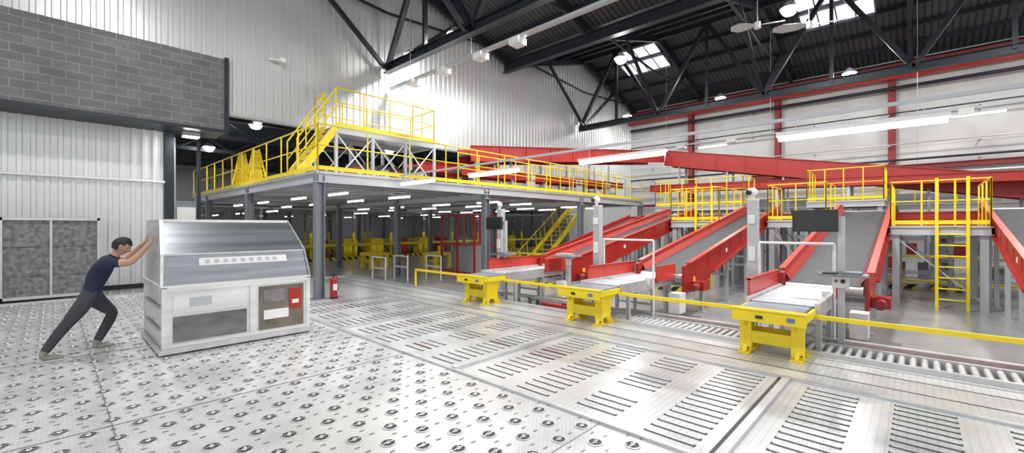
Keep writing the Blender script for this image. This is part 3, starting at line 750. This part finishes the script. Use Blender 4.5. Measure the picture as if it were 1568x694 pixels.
def bodymat(c):
    best = None
    for e in E:
        p = J[idx[e[0]]][0]; q = J[idx[e[1]]][0]; d_ = q-p; t = max(0,min(1,(c-p).dot(d_)/d_.length_squared))
        r0=J[idx[e[0]]][1]; r0=r0[0] if isinstance(r0,tuple) else r0; r1=J[idx[e[1]]][1]; r1=r1[0] if isinstance(r1,tuple) else r1
        D = (c-(p+d_*t)).length-(r0+(r1-r0)*t)
        if best is None or D < best[0]: best = (D, e, t)
    return region(best[1], best[2])
worker = bpy.data.objects.new('warehouse_worker', None); sc.collection.objects.link(worker)
body = skinned('body', J, [(idx[a],idx[b2]) for a,b2 in E], bodymat, [SKIN,SHIRT,PANTS,SHOE], 0, 3)
body.parent = worker
so = MB()
for (x,y) in ((-.01,7.955),(.49,8.22)):
    so.prism([(x-.12,y-.035),(x-.05,y-.042),(x+.1,y-.045),(x+.145,y),(x+.1,y+.045),(x-.05,y+.042),(x-.12,y+.035)],'z',.002,.022,SOLE)
o = so.obj('soles',.004); o.parent = worker
for side, y, z, sg in (('R',7.71,1.42,1),('L',8.21,1.43,-1)):
    U = .925; hj = []; he = []
    def hv(p, r): hj.append((Vector(p), r)); return len(hj)-1
    wm = hv((.86,y,z-.03),.028); w0 = hv((.885,y,z),.03); p1 = hv((U-.005,y,z+.035),(.038,.022)); p2 = hv((U+.012,y,z+.07),(.042,.017)); he += [(wm,w0),(w0,p1),(p1,p2)]
    for i, (off, L) in enumerate(((.028,.068),(.010,.078),(-.009,.072),(-.027,.056))):
        off *= sg
        a1 = hv((U+.014,y+off,z+.085),.0105); a2 = hv((U+.024,y+off*1.25,z+.085+L*.45),.0098); a3 = hv((U+.030,y+off*1.35,z+.085+L*.75),.0092); a4 = hv((U+.033,y+off*1.4,z+.085+L),.0082)
        he += [(p2,a1),(a1,a2),(a2,a3),(a3,a4)]
    t1 = hv((U,y+sg*.036,z+.04),.013); t2 = hv((U+.018,y+sg*.06,z+.06),.011); t3 = hv((U+.03,y+sg*.07,z+.085),.0095); he += [(p1,t1),(t1,t2),(t2,t3)]
    h = skinned('hand_'+side, hj, he, lambda c: 0, [SKIN], 2, 2); h.parent = worker
def head_pt(a, b_):
    x = math.sin(a)*math.cos(b_); y = math.sin(a)*math.sin(b_); z = math.cos(a)
    X = x*.098; Y = y*.076; Z = z*.118
    if z < -.1:
        k = 1-.28*min(1,(-z-.1)/.9); Y *= k; X = X*(k if x < 0 else 1-.08*(-z)); X += .012*(-z)
    if x > 0:
        nose = math.exp(-((y/.16)**2))*math.exp(-(((z+.15)/.16)**2)); X += .022*nose
        br = math.exp(-(((z-.12)/.1)**2))*math.exp(-((y/.6)**2)); X += .005*br
        ey = math.exp(-(((abs(y)-.38)/.16)**2))*math.exp(-((z/.1)**2)); X -= .008*ey
        ch = math.exp(-((y/.3)**2))*math.exp(-(((z+.85)/.2)**2)); X += .014*ch
        lp = math.exp(-((y/.3)**2))*math.exp(-(((z+.5)/.1)**2)); X += .006*lp
    return Vector((X,Y,Z))
HM = Matrix.Translation((.65,7.955,1.43)) @ Matrix.Rotation(math.radians(34),4,'Y') @ Matrix.Rotation(math.radians(-8),4,'Z')
hd = MB(); N=40; K=30; vs=[]
for i in range(K+1):
    for j in range(N): vs.append(HM @ head_pt(math.pi*i/K, 2*math.pi*j/N))
hd.add(vs,[(i*N+j,(i+1)*N+j,(i+1)*N+(j+1)%N,i*N+(j+1)%N) for i in range(K) for j in range(N)],SKIN,True)
for s_ in (-1,1):
    c = HM @ Vector((.083,s_*.03,.002)); hd.sphere(c,.012,EYE,10,8); c2 = HM @ Vector((.0925,s_*.03,.0)); hd.sphere(c2,.005,BLACK,8,6)
    e0 = HM @ Vector((-.005,s_*.078,-.012)); hd.sphere(e0,.026,SKIN,10,8,(.55,.35,1))
    b0 = HM @ Vector((.095,s_*.016,.024)); b1 = HM @ Vector((.086,s_*.046,.024)); hd.beam(b0,b1,.006,.006,HAIR)
hd.beam(HM @ Vector((.098,-.022,-.058)), HM @ Vector((.098,.022,-.058)),.008,.007,LIP)
o = hd.obj('head'); o.parent = worker
hr = MB(); vs=[]
for i in range(K+1):
    for j in range(N):
        p = head_pt(math.pi*i/K, 2*math.pi*j/N); k = 1.10+.02*math.sin(j*3.1+i*2.3); vs.append(HM @ Vector((p.x*k-.004,p.y*k,p.z*k+.002)))
fs=[]
for i in range(K):
    for j in range(N):
        a=math.pi*(i+.5)/K; b2=2*math.pi*(j+.5)/N; x=math.sin(a)*math.cos(b2); z=math.cos(a)
        if z > .42 or (x < .25 and z > .15) or (x < -.12 and z > -.55): fs.append((i*N+j,(i+1)*N+j,(i+1)*N+(j+1)%N,i*N+(j+1)%N))
hr.add(vs,fs,HAIR,True); o = hr.obj('hair'); o.parent = worker

# ------------------------------------------------------------------ world + camera
wd = bpy.data.worlds.new('World'); sc.world = wd; wd.use_nodes = True
bg = wd.node_tree.nodes['Background']; bg.inputs[0].default_value = (.97,.98,1,1); bg.inputs[1].default_value = 1.25
cd = bpy.data.cameras.new('camera'); cam = bpy.data.objects.new('camera', cd); sc.collection.objects.link(cam)
cd.sensor_width = 36; cd.lens = 36*661/1568; cd.clip_start = .05; cd.clip_end = 200
cam.location = (0,0,1.7); cam.rotation_euler = (math.radians(90),0,math.radians(43.2-90)); sc.camera = cam
